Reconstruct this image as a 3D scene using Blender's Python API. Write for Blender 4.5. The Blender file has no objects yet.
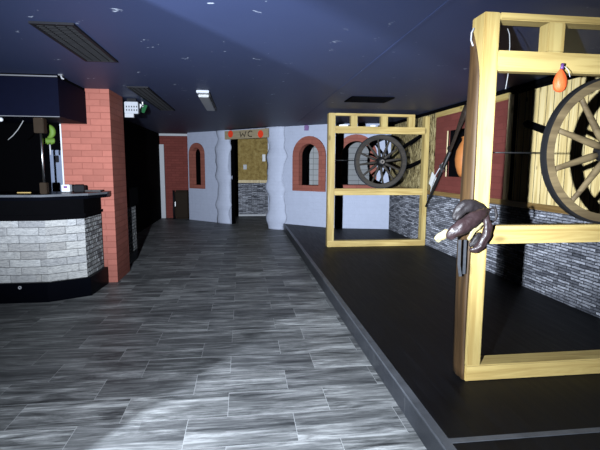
import bpy, bmesh, math, random
from mathutils import Vector, Matrix
random.seed(7)
C = bpy.context.scene.collection
sin, cos, PI = math.sin, math.cos, math.pi
R = math.radians

# ------------------------------------------------------------------ camera
F, HC = 450.0, 1.45
def cam_axes(p, y, r):
    p, y, r = R(p), R(y), R(r)
    fwd = Vector((sin(y)*cos(p), cos(y)*cos(p), -sin(p)))
    rt = Vector((cos(y), -sin(y), 0)); up = rt.cross(fwd)
    return rt*cos(r)+up*sin(r), -rt*sin(r)+up*cos(r), fwd
RT, UP, FW = cam_axes(7.28, 7.3, 0.3)
EYE = Vector((0, 0, HC))
def ray(x, y): return RT*((x-300)/F) - UP*((y-225)/F) + FW
def onz(x, y, z): d = ray(x, y); return EYE + d*((z-HC)/d.z)
def ony(x, y, Y): d = ray(x, y); return EYE + d*(Y/d.y)
def onx(x, y, X): d = ray(x, y); return EYE + d*(X/d.x)
cd = bpy.data.cameras.new('camera'); cam = bpy.data.objects.new('camera', cd); C.objects.link(cam)
cd.sensor_width = 36; cd.sensor_fit = 'HORIZONTAL'; cd.lens = F/600*36; cd.clip_start = 0.02
m3 = Matrix((RT, UP, -FW)).transposed()
cam.matrix_world = Matrix.Translation(EYE) @ m3.to_4x4()
bpy.context.scene.camera = cam

# ------------------------------------------------------------------ node helper
class NB:
    def __init__(s, name):
        s.m = bpy.data.materials.new(name); s.m.use_nodes = True
        s.t = s.m.node_tree; s.t.nodes.clear()
        s.out = s.t.nodes.new('ShaderNodeOutputMaterial')
    def n(s, ty, ins=None, **at):
        nd = s.t.nodes.new('ShaderNode'+ty)
        for k, v in at.items(): setattr(nd, k, v)
        for k, v in (ins or {}).items(): s.put(nd.inputs[k], v)
        return nd
    def put(s, sock, v):
        if isinstance(v, bpy.types.NodeSocket): s.t.links.new(v, sock)
        elif isinstance(v, tuple) and len(v) == 3 and sock.type == 'RGBA': sock.default_value = (*v, 1)
        else: sock.default_value = v
    def math(s, op, a, b=0.0, c=0.0):
        nd = s.n('Math', {0: a, 1: b, 2: c}, operation=op); return nd.outputs[0]
    def mix(s, f, a, b, mode='MIX'):
        nd = s.n('Mix', data_type='RGBA', blend_type=mode)
        s.put(nd.inputs[0], f); s.put(nd.inputs[6], a); s.put(nd.inputs[7], b); return nd.outputs[2]
    def ramp(s, f, stops):
        nd = s.n('ValToRGB', {'Fac': f}); cr = nd.color_ramp
        while len(cr.elements) < len(stops): cr.elements.new(0.5)
        for e, (p, c) in zip(cr.elements, stops):
            e.position = p; e.color = (*c, 1) if isinstance(c, tuple) else (c, c, c, 1)
        return nd.outputs[0]
    def coords(s): return s.n('TexCoord').outputs['Object']
    def vec(s, scale=(1, 1, 1), loc=(0, 0, 0), src=None):
        nd = s.n('Mapping', {'Vector': src or s.coords(), 'Scale': scale, 'Location': loc}); return nd.outputs[0]
    def noise(s, scale, detail=3, rough=0.55, vec=None, dist=0.0):
        nd = s.n('TexNoise', {'Vector': vec or s.coords(), 'Scale': scale, 'Detail': detail, 'Roughness': rough, 'Distortion': dist})
        return nd.outputs['Fac']
    def boxuv(s, off=(0, 0)):
        tc = s.n('TexCoord'); p = s.n('SeparateXYZ', {0: tc.outputs['Object']}); q = s.n('SeparateXYZ', {0: tc.outputs['Normal']})
        ax, ay, az = (s.math('ABSOLUTE', q.outputs[i]) for i in range(3))
        top = s.math('GREATER_THAN', az, 0.7); sx = s.math('GREATER_THAN', ax, ay)
        sx = s.math('MULTIPLY', sx, s.math('SUBTRACT', 1.0, top))
        def lerp(f, a, b): return s.math('ADD', s.math('MULTIPLY', a, s.math('SUBTRACT', 1.0, f)), s.math('MULTIPLY', b, f))
        u = lerp(sx, p.outputs[0], p.outputs[1]); v = lerp(top, p.outputs[2], p.outputs[1])
        return s.n('CombineXYZ', {0: s.math('ADD', u, off[0]), 1: s.math('ADD', v, off[1])}).outputs[0]
    def brick(s, vec, w, h, mortar, c1, c2, cm, offset=0.5, bias=0.0, smooth=0.1):
        nd = s.n('TexBrick', {'Vector': vec, 'Color1': c1, 'Color2': c2, 'Mortar': cm, 'Scale': 1.0, 'Mortar Size': mortar,
                 'Mortar Smooth': smooth, 'Bias': bias, 'Brick Width': w, 'Row Height': h}, offset=offset)
        return nd.outputs['Color'], nd.outputs['Fac']
    def bump(s, h, strength=0.5, dist=0.01):
        return s.n('Bump', {'Height': h, 'Strength': strength, 'Distance': dist}).outputs[0]
    def done(s, color, rough=0.6, normal=None, metal=0.0, spec=0.5, **extra):
        b = s.n('BsdfPrincipled', {'Base Color': color, 'Roughness': rough, 'Metallic': metal, 'Specular IOR Level': spec})
        if normal is not None: s.put(b.inputs['Normal'], normal)
        for k, v in extra.items(): s.put(b.inputs[k], v)
        s.t.links.new(b.outputs[0], s.out.inputs[0]); return s.m

def plain(name, col, rough=0.6, metal=0.0, spec=0.5, var=0.15, nscale=18, bumps=0.15):
    b = NB(name); n = b.noise(nscale)
    c = b.mix(n, tuple(x*(1-var) for x in col), tuple(min(1, x*(1+var)) for x in col))
    return b.done(c, rough, b.bump(b.noise(nscale*3), bumps, 0.004), metal, spec)

def wood(name, axis, light, dark, knot=True, rough=0.55, scale=1.0):
    b = NB(name); sc = [14*scale]*3; sc['XYZ'.index(axis)] = 0.9*scale
    rnd = b.n('ObjectInfo').outputs['Random']
    off = b.n('VectorMath', {0: b.coords(), 1: b.n('CombineXYZ', {0: b.math('MULTIPLY', rnd, 7.0), 1: b.math('MULTIPLY', rnd, 13.0), 2: b.math('MULTIPLY', rnd, 5.0)}).outputs[0]}, operation='ADD').outputs[0]
    v = b.vec(tuple(sc), src=off)
    g = b.noise(1.6, 5, 0.6, v, 0.8)
    c = b.ramp(g, [(0.3, dark), (0.48, tuple((p+q)/2 for p, q in zip(light, dark))), (0.62, light)])
    if knot:
        ks = [6.0]*3; ks['XYZ'.index(axis)] = 2.6
        vo = b.n('TexVoronoi', {'Vector': b.vec(tuple(ks), src=off), 'Scale': 1.0})
        k = b.ramp(vo.outputs['Distance'], [(0.07, 1.0), (0.16, 0.0)])
        c = b.mix(b.math('MULTIPLY', k, 0.75), c, tuple(x*0.3 for x in dark))
    c = b.mix(b.math('MULTIPLY', b.noise(2.3, 2), 0.35), c, tuple(x*0.72 for x in light))
    return b.done(c, rough, b.bump(g, 0.25, 0.004), spec=0.3)

M = {}
# pine
PL, PD = (0.48, 0.365, 0.14), (0.30, 0.19, 0.055)
for a in 'XYZ': M['pine'+a] = wood('pine timber grain '+a, a, PL, PD)
M['pineX'] = wood('pine beam timber', 'X', (0.54, 0.40, 0.15), PD)
M['pale'] = wood('pale split timber', 'Z', (0.80, 0.66, 0.40), (0.55, 0.40, 0.2))
M['log'] = wood('brown bowed log', 'Z', (0.062, 0.033, 0.012), (0.016, 0.008, 0.003), True, 0.6)
M['rimwood'] = wood('weathered tan wheel wood', 'X', (0.155, 0.112, 0.055), (0.055, 0.036, 0.017), False, 0.7, 0.7)
M['darkwheel'] = wood('weathered dark wheel wood', 'X', (0.042, 0.035, 0.028), (0.015, 0.012, 0.010), False, 0.7, 0.7)
M['darkwood'] = wood('dark stained wood', 'X', (0.03, 0.02, 0.015), (0.012, 0.009, 0.007), False)
M['iron'] = plain('black iron', (0.012, 0.012, 0.013), 0.5, 0.3)
M['steel'] = plain('worn steel', (0.55, 0.55, 0.56), 0.3, 1.0)
M['greymetal'] = plain('grey aluminium edging', (0.075, 0.08, 0.092), 0.5, 0.3, var=0.5, nscale=9)
M['black'] = plain('black paint', (0.006, 0.006, 0.008), 0.6, spec=0.12)
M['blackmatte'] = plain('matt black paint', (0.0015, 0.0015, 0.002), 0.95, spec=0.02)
M['blackgloss'] = plain('black lacquer', (0.0013, 0.0016, 0.003), 0.3, spec=0.03)
M['navybox'] = plain('dark navy lacquer', (0.0016, 0.0022, 0.008), 0.6, bumps=0.03, spec=0.03)
M['white'] = plain('white paint', (0.5, 0.51, 0.54), 0.6, var=0.06)
M['greyp'] = plain('grey plastic', (0.3, 0.3, 0.32), 0.5)
M['ventgrey'] = plain('dusty dark louvre', (0.012, 0.012, 0.013), 0.9, spec=0.03)
M['ventgrey2'] = plain('dull grey trim', (0.1, 0.1, 0.11), 0.6)
M['cordgrey'] = plain('grey cord', (0.22, 0.22, 0.22), 0.7)
M['ledgrey'] = plain('pale grey casing', (0.30, 0.31, 0.34), 0.6)
M['fridge'] = plain('blue grey enamel', (0.13, 0.155, 0.22), 0.4, bumps=0.02)
M['orange'] = plain('orange rubber', (0.85, 0.12, 0.03), 0.45, var=0.2, nscale=60, bumps=0.6)
M['terracotta'] = plain('terracotta', (0.42, 0.15, 0.04), 0.5)
M['leather'] = plain('dark brown leather', (0.021, 0.011, 0.012), 0.45, var=0.5, nscale=30, bumps=0.5)
M['leatherdark'] = plain('near black leather', (0.010, 0.007, 0.008), 0.6, var=0.5, nscale=30, bumps=0.5)
M['cream'] = plain('cream leather', (0.27, 0.225, 0.115), 0.6)
M['strap'] = plain('grey webbing', (0.035, 0.037, 0.043), 0.6, var=0.4, nscale=60)
M['green'] = plain('yellow green felt', (0.065, 0.125, 0.008), 0.7)
M['signgreen'] = plain('sign green', (0.02, 0.16, 0.05), 0.5)
M['purple'] = plain('purple foil', (0.13, 0.05, 0.2), 0.4)
M['brown'] = plain('dark brown leatherette', (0.02, 0.013, 0.008), 0.7, spec=0.1)
M['signboard'] = wood('tan sign board', 'X', (0.42, 0.34, 0.22), (0.3, 0.24, 0.15), False)
M['signred'] = plain('orange red paint', (0.9, 0.06, 0.02), 0.5)
M['ink'] = plain('dark brown ink', (0.02, 0.012, 0.008), 0.6)
M['paper'] = plain('white paper', (0.8, 0.8, 0.78), 0.7)

def mk_brick(name, w, h, col, mortar, bumpd=0.012, rgh=0.7, msize=0.006):
    b = NB(name); uv = b.boxuv()
    wob = b.n('VectorMath', {0: uv, 1: b.n('VectorMath', {0: b.n('TexNoise', {'Vector': uv, 'Scale': 5.0}).outputs['Color'], 'Scale': 0.012}, operation='SCALE').outputs[0]}, operation='ADD').outputs[0]
    c, f = b.brick(wob, w, h, msize, tuple(x*1.1 for x in col), tuple(x*0.85 for x in col), mortar, smooth=0.6)
    n = b.noise(22, 5); c = b.mix(b.math('MULTIPLY', n, 0.45), c, tuple(x*0.6 for x in col))
    hgt = b.math('ADD', b.math('MULTIPLY', f, -1.0), b.math('MULTIPLY', b.noise(35, 5, 0.7), 0.7))
    return b.done(c, rgh, b.bump(hgt, 0.35, bumpd), spec=0.1)
M['brick'] = mk_brick('red painted brick', 0.24, 0.075, (0.29, 0.10, 0.076), (0.21, 0.067, 0.05))
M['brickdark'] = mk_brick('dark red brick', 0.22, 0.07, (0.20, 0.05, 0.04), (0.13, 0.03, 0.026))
M['brickpanel'] = mk_brick('dull red painted panel', 0.25, 0.08, (0.17, 0.046, 0.038), (0.14, 0.038, 0.032), 0.006)
M['arch'] = mk_brick('red arch brick', 0.5, 0.09, (0.34, 0.115, 0.085), (0.22, 0.07, 0.055), 0.006)

def mk_ledge(name, w, h, c1, c2, tint, dark, amt=1.0, bd=0.02, gap=0.0025):
    b = NB(name); uv = b.boxuv()
    wob = b.n('VectorMath', {0: uv, 1: b.n('VectorMath', {0: b.n('TexNoise', {'Vector': uv, 'Scale': 9.0}).outputs['Color'], 'Scale': 0.012}, operation='SCALE').outputs[0]}, operation='ADD').outputs[0]
    c, f = b.brick(wob, w, h, gap, c1, c2, dark, offset=0.37, smooth=0.3)
    g, _ = b.brick(b.n('Mapping', {'Vector': wob, 'Location': (0.31, 0.0, 0)}).outputs[0], w*1.7, h, 0.0, (1, 1, 1), (0, 0, 0), (0, 0, 0), offset=0.61)
    c = b.mix(b.math('MULTIPLY', g, 0.3), c, tint)
    n = b.noise(1.0, 6, 0.65, b.vec((18, 18, 60)))
    c = b.mix(b.ramp(n, [(0.42, 0.0), (0.72, 0.75*amt)]), c, dark)
    h_ = b.math('ADD', b.math('ADD', b.math('MULTIPLY', g, 0.8), b.math('MULTIPLY', n, 0.9)), b.math('MULTIPLY', f, -0.9))
    return b.done(c, 0.75, b.bump(h_, 1.0, bd), spec=0.25)
M['slate'] = mk_ledge('blue grey ledge stone', 0.17, 0.029, (0.80, 0.82, 0.92), (0.10, 0.105, 0.13), (0.34, 0.35, 0.41), (0.012, 0.013, 0.018), 1.0, 0.03, 0.0042)
M['barstone'] = mk_ledge('white grey ledge stone', 0.31, 0.085, (0.50, 0.505, 0.51), (0.31, 0.31, 0.32), (0.38, 0.345, 0.28), (0.12, 0.125, 0.14), 0.9, 0.03)
M['barrough'] = mk_ledge('rough split stone edge', 0.06, 0.05, (0.62, 0.63, 0.64), (0.10, 0.10, 0.11), (0.36, 0.35, 0.32), (0.02, 0.02, 0.023), 1.0, 0.05, 0.006)

def mk_floor():
    b = NB('grey wood look floor tile'); uv = b.boxuv((0.1, 0.06))
    tint, f = b.brick(uv, 0.61, 0.285, 0.0014, (1, 1, 1), (0, 0, 0), (0.5, 0.5, 0.5), offset=0.37, smooth=0.0)
    shift = b.n('VectorMath', {0: b.coords(), 1: b.n('VectorMath', {0: tint, 'Scale': 9.0}, operation='SCALE').outputs[0]}, operation='ADD').outputs[0]
    g = b.noise(1.0, 8, 0.68, b.vec((1.5, 9, 1), src=shift), 0.9)
    fine = b.noise(1.0, 5, 0.7, b.vec((4, 55, 1), src=shift), 0.3)
    s = b.math('ADD', b.math('MULTIPLY', g, 0.62), b.math('MULTIPLY', fine, 0.38))
    c = b.ramp(s, [(0.38, (0.014, 0.015, 0.016)), (0.45, (0.10, 0.104, 0.106)), (0.53, (0.25, 0.256, 0.258)), (0.61, (0.55, 0.56, 0.56))])
    c = b.mix(b.math('MULTIPLY', tint, 0.55), c, (0.04, 0.042, 0.048))
    st, _ = b.brick(b.n('Mapping', {'Vector': uv, 'Location': (0.23, 0.0, 0)}).outputs[0], 0.83, 0.095, 0.0, (1, 1, 1), (0, 0, 0), (0, 0, 0), offset=0.31)
    c = b.mix(b.math('MULTIPLY', st, 0.45), c, (0.035, 0.036, 0.038))
    c = b.mix(b.math('MULTIPLY', f, 0.8), c, (0.36, 0.365, 0.37))
    return b.done(c, 0.5, b.bump(b.math('ADD', s, b.math('MULTIPLY', f, -0.4)), 0.25, 0.004), spec=0.35)
M['floor'] = mk_floor()

def mk_ceiling():
    b = NB('navy painted ceiling with chips')
    base = b.mix(b.noise(1.3, 4), (0.022, 0.031, 0.076), (0.028, 0.039, 0.092))
    v = b.n('TexVoronoi', {'Vector': b.vec((2.2, 2.8, 1), src=b.n('VectorMath', {0: b.coords(), 1: b.n('VectorMath', {0: b.n('TexNoise', {'Vector': b.coords(), 'Scale': 14.0}).outputs['Color'], 'Scale': 0.22}, operation='SCALE').outputs[0]}, operation='ADD').outputs[0]), 'Scale': 1.6, 'Randomness': 1.0}, voronoi_dimensions='2D')
    on = b.math('GREATER_THAN', b.n('SeparateColor', {0: v.outputs['Color']}).outputs[0], 0.72)
    d = b.math('MULTIPLY', b.ramp(v.outputs['Distance'], [(0.03, 1.0), (0.06, 0.0)]), on)
    v2 = b.n('TexVoronoi', {'Vector': b.vec((9, 5, 1)), 'Scale': 1.2}, voronoi_dimensions='2D')
    on2 = b.math('GREATER_THAN', b.n('SeparateColor', {0: v2.outputs['Color']}).outputs[1], 0.93)
    d = b.math('MAXIMUM', d, b.math('MULTIPLY', b.math('MULTIPLY', b.ramp(v2.outputs['Distance'], [(0.03, 1.0), (0.06, 0.0)]), on2), 0.5))
    c = b.mix(b.math('MULTIPLY', d, b.ramp(b.noise(1.7, 1), [(0.35, 0.05), (0.62, 0.8)])), base, (0.42, 0.46, 0.54))
    return b.done(c, 0.55, b.bump(b.noise(60), 0.1, 0.003), spec=0.3)
M['ceiling'] = mk_ceiling()

def mk_stage():
    b = NB('black stained stage boards'); uv = b.boxuv()
    sw = b.n('SeparateXYZ', {0: uv}); v = b.n('CombineXYZ', {0: sw.outputs[1], 1: sw.outputs[0]}).outputs[0]
    t, f = b.brick(v, 1.3, 0.16, 0.0015, (1, 1, 1), (0, 0, 0), (0, 0, 0), smooth=0.0)
    g = b.noise(1.0, 5, 0.6, b.vec((26, 2, 1)))
    c = b.mix(b.math('MULTIPLY', t, 0.5), (0.002, 0.002, 0.0027), (0.004, 0.004, 0.005))
    c = b.mix(b.ramp(g, [(0.45, 0.0), (0.8, 0.6)]), c, (0.007, 0.0075, 0.010))
    sc = b.ramp(b.noise(14, 6, 0.8), [(0.68, 0.0), (0.78, 0.35)])
    c = b.mix(sc, c, (0.09, 0.09, 0.1))
    return b.done(c, b.math('ADD', b.math('MULTIPLY', g, 0.25), 0.42), b.bump(b.math('SUBTRACT', g, f), 0.3, 0.003), spec=0.15)
M['stage'] = mk_stage()
def mk_riser():
    b = NB('dark tile riser'); uv = b.boxuv()
    t, f = b.brick(uv, 0.6, 0.5, 0.003, (0.020, 0.022, 0.027), (0.012, 0.013, 0.017), (0.05, 0.052, 0.055), offset=0.0)
    n = b.noise(9, 6, 0.7); c = b.mix(b.ramp(n, [(0.55, 0.0), (0.75, 0.4)]), t, (0.06, 0.063, 0.07))
    return b.done(c, 0.45, b.bump(n, 0.1, 0.003))
M['riser'] = mk_riser()

def mk_plaster(name, col):
    b = NB(name); uv = b.boxuv()
    _, f = b.brick(uv, 0.23, 0.075, 0.008, (1, 1, 1), (1, 1, 1), (0, 0, 0), smooth=0.8)
    n = b.noise(7, 5, 0.65); n2 = b.noise(40, 4, 0.7)
    c = b.mix(n, tuple(x*0.86 for x in col), tuple(x*1.05 for x in col))
    c = b.mix(b.math('MULTIPLY', f, 0.05), c, tuple(x*0.6 for x in col))
    h = b.math('ADD', b.math('MULTIPLY', f, -0.25), b.math('ADD', n, b.math('MULTIPLY', n2, 0.5)))
    return b.done(c, 0.8, b.bump(h, 0.6, 0.012), spec=0.2)
M['plaster'] = mk_plaster('white rough plaster', (0.50, 0.54, 0.68))
M['column'] = mk_plaster('white lumpy plaster', (0.54, 0.58, 0.72))
def mk_tiles():
    b = NB('white wall tile'); uv = b.boxuv()
    c, f = b.brick(uv, 0.3, 0.14, 0.006, (0.36, 0.37, 0.38), (0.32, 0.33, 0.34), (0.1, 0.1, 0.1), offset=0.0)
    return b.done(c, 0.35, b.bump(b.math('MULTIPLY', f, -1.0), 0.3, 0.004))
M['tiles'] = mk_tiles()
def mk_osb():
    b = NB('mottled olive board'); n = b.noise(9, 5, 0.7)
    c = b.ramp(n, [(0.3, (0.16, 0.10, 0.02)), (0.5, (0.30, 0.20, 0.05)), (0.7, (0.42, 0.31, 0.11))])
    return b.done(c, 0.8)
M['osb'] = mk_osb()
def mk_reed():
    b = NB('straw coloured rough bark panel')
    v = b.vec((30, 30, 7)); n = b.noise(1.0, 6, 0.75, v, 1.4)
    c = b.ramp(n, [(0.42, (0.03, 0.02, 0.008)), (0.5, (0.36, 0.27, 0.11)), (0.6, (0.72, 0.60, 0.32))])
    return b.done(c, 0.8, b.bump(n, 1.0, 0.025), spec=0.2)
M['reed'] = mk_reed()
def mk_planks():
    b = NB('yellow plank panelling'); uv = b.boxuv()
    sw = b.n('SeparateXYZ', {0: uv}); v = b.n('CombineXYZ', {0: sw.outputs[1], 1: sw.outputs[0]}).outputs[0]
    t, f = b.brick(v, 6.0, 0.115, 0.004, (1, 1, 1), (0, 0, 0), (0, 0, 0), offset=0.2)
    g = b.noise(1.0, 5, 0.6, b.vec((20, 20, 1.2), src=b.n('VectorMath', {0: b.coords(), 1: b.n('VectorMath', {0: t, 'Scale': 5.0}, operation='SCALE').outputs[0]}, operation='ADD').outputs[0]), 0.7)
    c = b.ramp(g, [(0.3, (0.42, 0.29, 0.10)), (0.5, (0.74, 0.57, 0.26)), (0.7, (0.85, 0.71, 0.40))])
    vo = b.n('TexVoronoi', {'Vector': b.vec((7, 7, 4)), 'Scale': 1.0})
    c = b.mix(b.ramp(vo.outputs['Distance'], [(0.06, 0.7), (0.13, 0.0)]), c, (0.14, 0.08, 0.03))
    c = b.mix(f, c, (0.06, 0.04, 0.02))
    return b.done(c, 0.65, b.bump(b.math('SUBTRACT', b.math('MULTIPLY', g, 0.3), f), 0.7, 0.01), spec=0.25)
M['planks'] = mk_planks()

# ------------------------------------------------------------------ mesh helpers
def box(bm, x0, x1, y0, y1, z0, z1, bev=0.0):
    vs = [bm.verts.new((x, y, z)) for x in (x0, x1) for y in (y0, y1) for z in (z0, z1)]
    fs = [bm.faces.new([vs[i] for i in q]) for q in ((0, 1, 3, 2), (4, 6, 7, 5), (0, 4, 5, 1), (2, 3, 7, 6), (0, 2, 6, 4), (1, 5, 7, 3))]
    if bev:
        es = {e for f in fs for e in f.edges}
        bmesh.ops.bevel(bm, geom=list(es), offset=bev, segments=2, affect='EDGES')
def prism(bm, pts, z0, z1):
    n = len(pts); a = [bm.verts.new((p[0], p[1], z0)) for p in pts]; b = [bm.verts.new((p[0], p[1], z1)) for p in pts]
    bm.faces.new(a[::-1]); bm.faces.new(b)
    for i in range(n): bm.faces.new((a[i], a[(i+1) % n], b[(i+1) % n], b[i]))
def tube(bm, pts, rad, seg=10, flat=1.0, side=None):
    """swept ellipse: rad per point; flat squashes the second axis; side fixes the first axis"""
    pts = [Vector(p) for p in pts]; rings = []
    if not isinstance(rad, (list, tuple)): rad = [rad]*len(pts)
    prev = None
    for i, p in enumerate(pts):
        t = (pts[min(i+1, len(pts)-1)]-pts[max(i-1, 0)]).normalized()
        ref = Vector(side) if side else (prev if prev else (Vector((0, 0, 1)) if abs(t.z) < 0.9 else Vector((1, 0, 0))))
        u = (ref - t*ref.dot(t)).normalized(); w = t.cross(u); prev = u
        rings.append([bm.verts.new(p + u*(rad[i]*cos(2*PI*k/seg)) + w*(rad[i]*flat*sin(2*PI*k/seg))) for k in range(seg)])
    for a, b in zip(rings, rings[1:]):
        for k in range(seg): bm.faces.new((a[k], a[(k+1) % seg], b[(k+1) % seg], b[k]))
    bm.faces.new(rings[0][::-1]); bm.faces.new(rings[-1])
def ring(bm, ri, ro, y0, y1, seg=64, a0=0, a1=2*PI):
    """flat ring round the Y axis"""
    full = abs(a1-a0-2*PI) < 1e-6; n = seg if full else seg+1; P = []
    for k in range(n):
        a = a0+(a1-a0)*k/seg
        P.append([bm.verts.new((r*cos(a), y, r*sin(a))) for r, y in ((ri, y0), (ro, y0), (ro, y1), (ri, y1))])
    for k in range(seg):
        p, q = P[k], P[(k+1) % n]
        for j in range(4): bm.faces.new((p[j], p[(j+1) % 4], q[(j+1) % 4], q[j]))
    if not full: bm.faces.new(P[0][::-1]); bm.faces.new(P[-1])
def lathe(bm, prof, seg=24, axis='Z'):
    rings = []
    for r, h in prof:
        rg = []
        for k in range(seg):
            a = 2*PI*k/seg; x, y = r*cos(a), r*sin(a)
            rg.append(bm.verts.new((x, y, h) if axis == 'Z' else (x, h, y)))
        rings.append(rg)
    for a, b in zip(rings, rings[1:]):
        for k in range(seg): bm.faces.new((a[k], a[(k+1) % seg], b[(k+1) % seg], b[k]))
    bm.faces.new(rings[0]); bm.faces.new(rings[-1])
def blob(bm, c, ax, ay, az, rot=None, seg=20, lump=0.0, seed=0):
    rng = random.Random(seed); ph = [rng.uniform(0, 6) for _ in range(6)]
    r = bmesh.ops.create_uvsphere(bm, u_segments=seg, v_segments=seg//2+2, radius=1)
    for v in r['verts']:
        k = 1 + lump*(sin(3*v.co.x+ph[0])*sin(4*v.co.y+ph[1])+sin(5*v.co.z+ph[2])*0.6+0.5*sin(7*v.co.x+ph[3]))
        v.co = Vector((v.co.x*ax, v.co.y*ay, v.co.z*az))*k
        if rot: v.co.rotate(rot)
        v.co += Vector(c)
def obj(name, bm, m, parent=None, smooth=False, loc=None, rot=None):
    bmesh.ops.recalc_face_normals(bm, faces=bm.faces[:])
    me = bpy.data.meshes.new(name); bm.to_mesh(me); bm.free()
    me.materials.append(M[m] if isinstance(m, str) else m)
    if smooth:
        for p in me.polygons: p.use_smooth = True
    o = bpy.data.objects.new(name, me); C.objects.link(o)
    if parent: o.parent = parent
    if loc is not None: o.location = loc
    if rot is not None: o.rotation_euler = rot
    return o
def one(f, *a, **k):
    bm = bmesh.new(); f(bm, *a, **k); return bm
def bx(name, m, x0, x1, y0, y1, z0, z1, parent=None, bev=0.0): return obj(name, one(box, x0, x1, y0, y1, z0, z1, bev), m, parent)
def struct(o, label=None):
    o['kind'] = 'structure'
    if label: o['label'] = label
    return o
def tag(o, label, cat, group=None):
    o['label'] = label; o['category'] = cat
    if group: o['group'] = group
    return o
def thing(name, label, cat, loc=(0, 0, 0), group=None, rz=0):
    o = bpy.data.objects.new(name, None); C.objects.link(o); o.location = loc; o.rotation_euler = (0, 0, rz)
    o.empty_display_size = 0.1
    return tag(o, label, cat, group)
def dup(root, loc, label, rz=None):
    r = root.copy(); C.objects.link(r); r.location = loc; r['label'] = label
    for ch in list(root.children):
        c = ch.copy(); C.objects.link(c); c.parent = r
        for g in list(ch.children):
            d = g.copy(); C.objects.link(d); d.parent = c
    return r

CZ, SZ, XR = 2.37, 0.15, 3.10       # ceiling, stage top, right wall plane
# ------------------------------------------------------------------ setting
struct(bx('floor', 'floor', -5.2, 4.0, -2.5, 14.2, -0.08, 0.0))
struct(bx('ceiling', 'ceiling', -5.2, 4.0, -2.5, 14.2, CZ, CZ+0.08))
# ceiling seam
struct(bx('trim_1', 'ceiling', 1.135, 1.165, -2.0, 9.9, CZ-0.004, CZ))
# back wall polyline (plan)
P0, P1 = Vector((-1.47, 12.72)), Vector((-0.285, 11.61))
P2, P3 = Vector((0.60, 10.69)), Vector((1.93, 9.53)); P4 = Vector((3.10, 9.25))
TH = 0.28
def hit(px, py, A, B):
    d = ray(px, py); e = B-A; den = d.x*e.y-d.y*e.x
    t = (A.x*e.y-A.y*e.x)/den; p = EYE+d*t
    return (Vector((p.x, p.y))-A).length*(1 if (Vector((p.x, p.y))-A).dot(e) > 0 else -1), p.z
def arch_pts(u0, u1, z0, z1, n=14):
    """(u, ztop) samples of an arched opening, semicircular head"""
    r = (u1-u0)/2; uc = (u0+u1)/2; zs = z1-r
    return [(uc-r*cos(PI*k/n), zs+r*sin(PI*k/n)) for k in range(n+1)]
def wall_seg(name, A, B, holes, m='plaster', H=CZ, T=TH, ext=0.0):
    L = (B-A).length; bm = bmesh.new()
    def quad(*p): bm.faces.new([bm.verts.new(q) for q in p])
    cur = 0.0
    for (u0, u1, z0, z1) in holes+[(L+ext, L+ext, 0, 0)]:
        for y in (0, T): quad((cur, y, 0), (u0, y, 0), (u0, y, H), (cur, y, H))
        if u1 > u0:
            ap = arch_pts(u0, u1, z0, z1)
            for (ua, za), (ub, zb) in zip(ap, ap[1:]):
                for y in (0, T):
                    quad((ua, y, 0), (ub, y, 0), (ub, y, z0), (ua, y, z0)); quad((ua, y, za), (ub, y, zb), (ub, y, H), (ua, y, H))
        cur = u1
    quad((0, 0, 0), (0, T, 0), (0, T, H), (0, 0, H)); quad((L+ext, 0, 0), (L+ext, T, 0), (L+ext, T, H), (L+ext, 0, H))
    quad((0, 0, H), (L+ext, 0, H), (L+ext, T, H), (0, T, H))
    bmesh.ops.remove_doubles(bm, verts=bm.verts[:], dist=1e-5)
    o = obj(name, bm, m, loc=(A.x, A.y, 0), rot=(0, 0, math.atan2(B.y-A.y, B.x-A.x))); return struct(o)
def arch_band(bm, ui0, ui1, zi0, zi1, w, sill, y0, y1, n=14):
    """frame between inner arched outline and outer one, with thickness y0..y1"""
    r = (ui1-ui0)/2; uc = (ui0+ui1)/2; zs = zi1-r
    inn = [(ui0, zi0)]+[(uc-r*cos(PI*k/n), zs+r*sin(PI*k/n)) for k in range(n+1)]+[(ui1, zi0)]
    R2 = r+w
    out = [(ui0-w, zi0)]+[(uc-R2*cos(PI*k/n), zs+R2*sin(PI*k/n)) for k in range(n+1)]+[(ui1+w, zi0)]
    a = [[bm.verts.new((u, y, z)) for (u, z) in inn] for y in (y0, y1)]
    b = [[bm.verts.new((u, y, z)) for (u, z) in out] for y in (y0, y1)]
    for k in range(len(inn)-1):
        bm.faces.new((a[0][k], a[0][k+1], b[0][k+1], b[0][k])); bm.faces.new((a[1][k], a[1][k+1], b[1][k+1], b[1][k]))
        bm.faces.new((a[0][k], a[0][k+1], a[1][k+1], a[1][k])); bm.faces.new((b[0][k], b[0][k+1], b[1][k+1], b[1][k]))
    for s in (0, -1): bm.faces.new((a[0][s], a[1][s], b[1][s], b[0][s]))
    box(bm, ui0-w, ui1+w, y0, y1, zi0-sill, zi0)
def window(i, A, B, u0, u1, z0, z1, w, sill, label):
    """red brick arched opening: surround with lining; dark reveal behind"""
    loc = (A.x, A.y, 0); rot = (0, 0, math.atan2(B.y-A.y, B.x-A.x))
    bm = bmesh.new(); arch_band(bm, u0, u1, z0, z1, w, sill, -0.035, 0.10)
    o = struct(obj('window_%d' % i, bm, 'arch', loc=loc, rot=rot), label)
    bm = bmesh.new(); arch_band(bm, u0, u1, z0, z1, 0.03, 0.03, 0.10, TH+0.02)
    rv = obj('reveal', bm, 'blackmatte', o); rv['label'] = 'black inner reveal'  # inner depth of the opening, plain black
    return (u0-w, u1+w, z0-sill, z1+w)
def meas(A, B, l, r, top, bot, y):
    u0, _ = hit(l, y, A, B); u1, _ = hit(r, y, A, B); _, zb = hit((l+r)/2, bot, A, B); _, zt = hit((l+r)/2, top, A, B)
    return u0, u1, zb, zt
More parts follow.
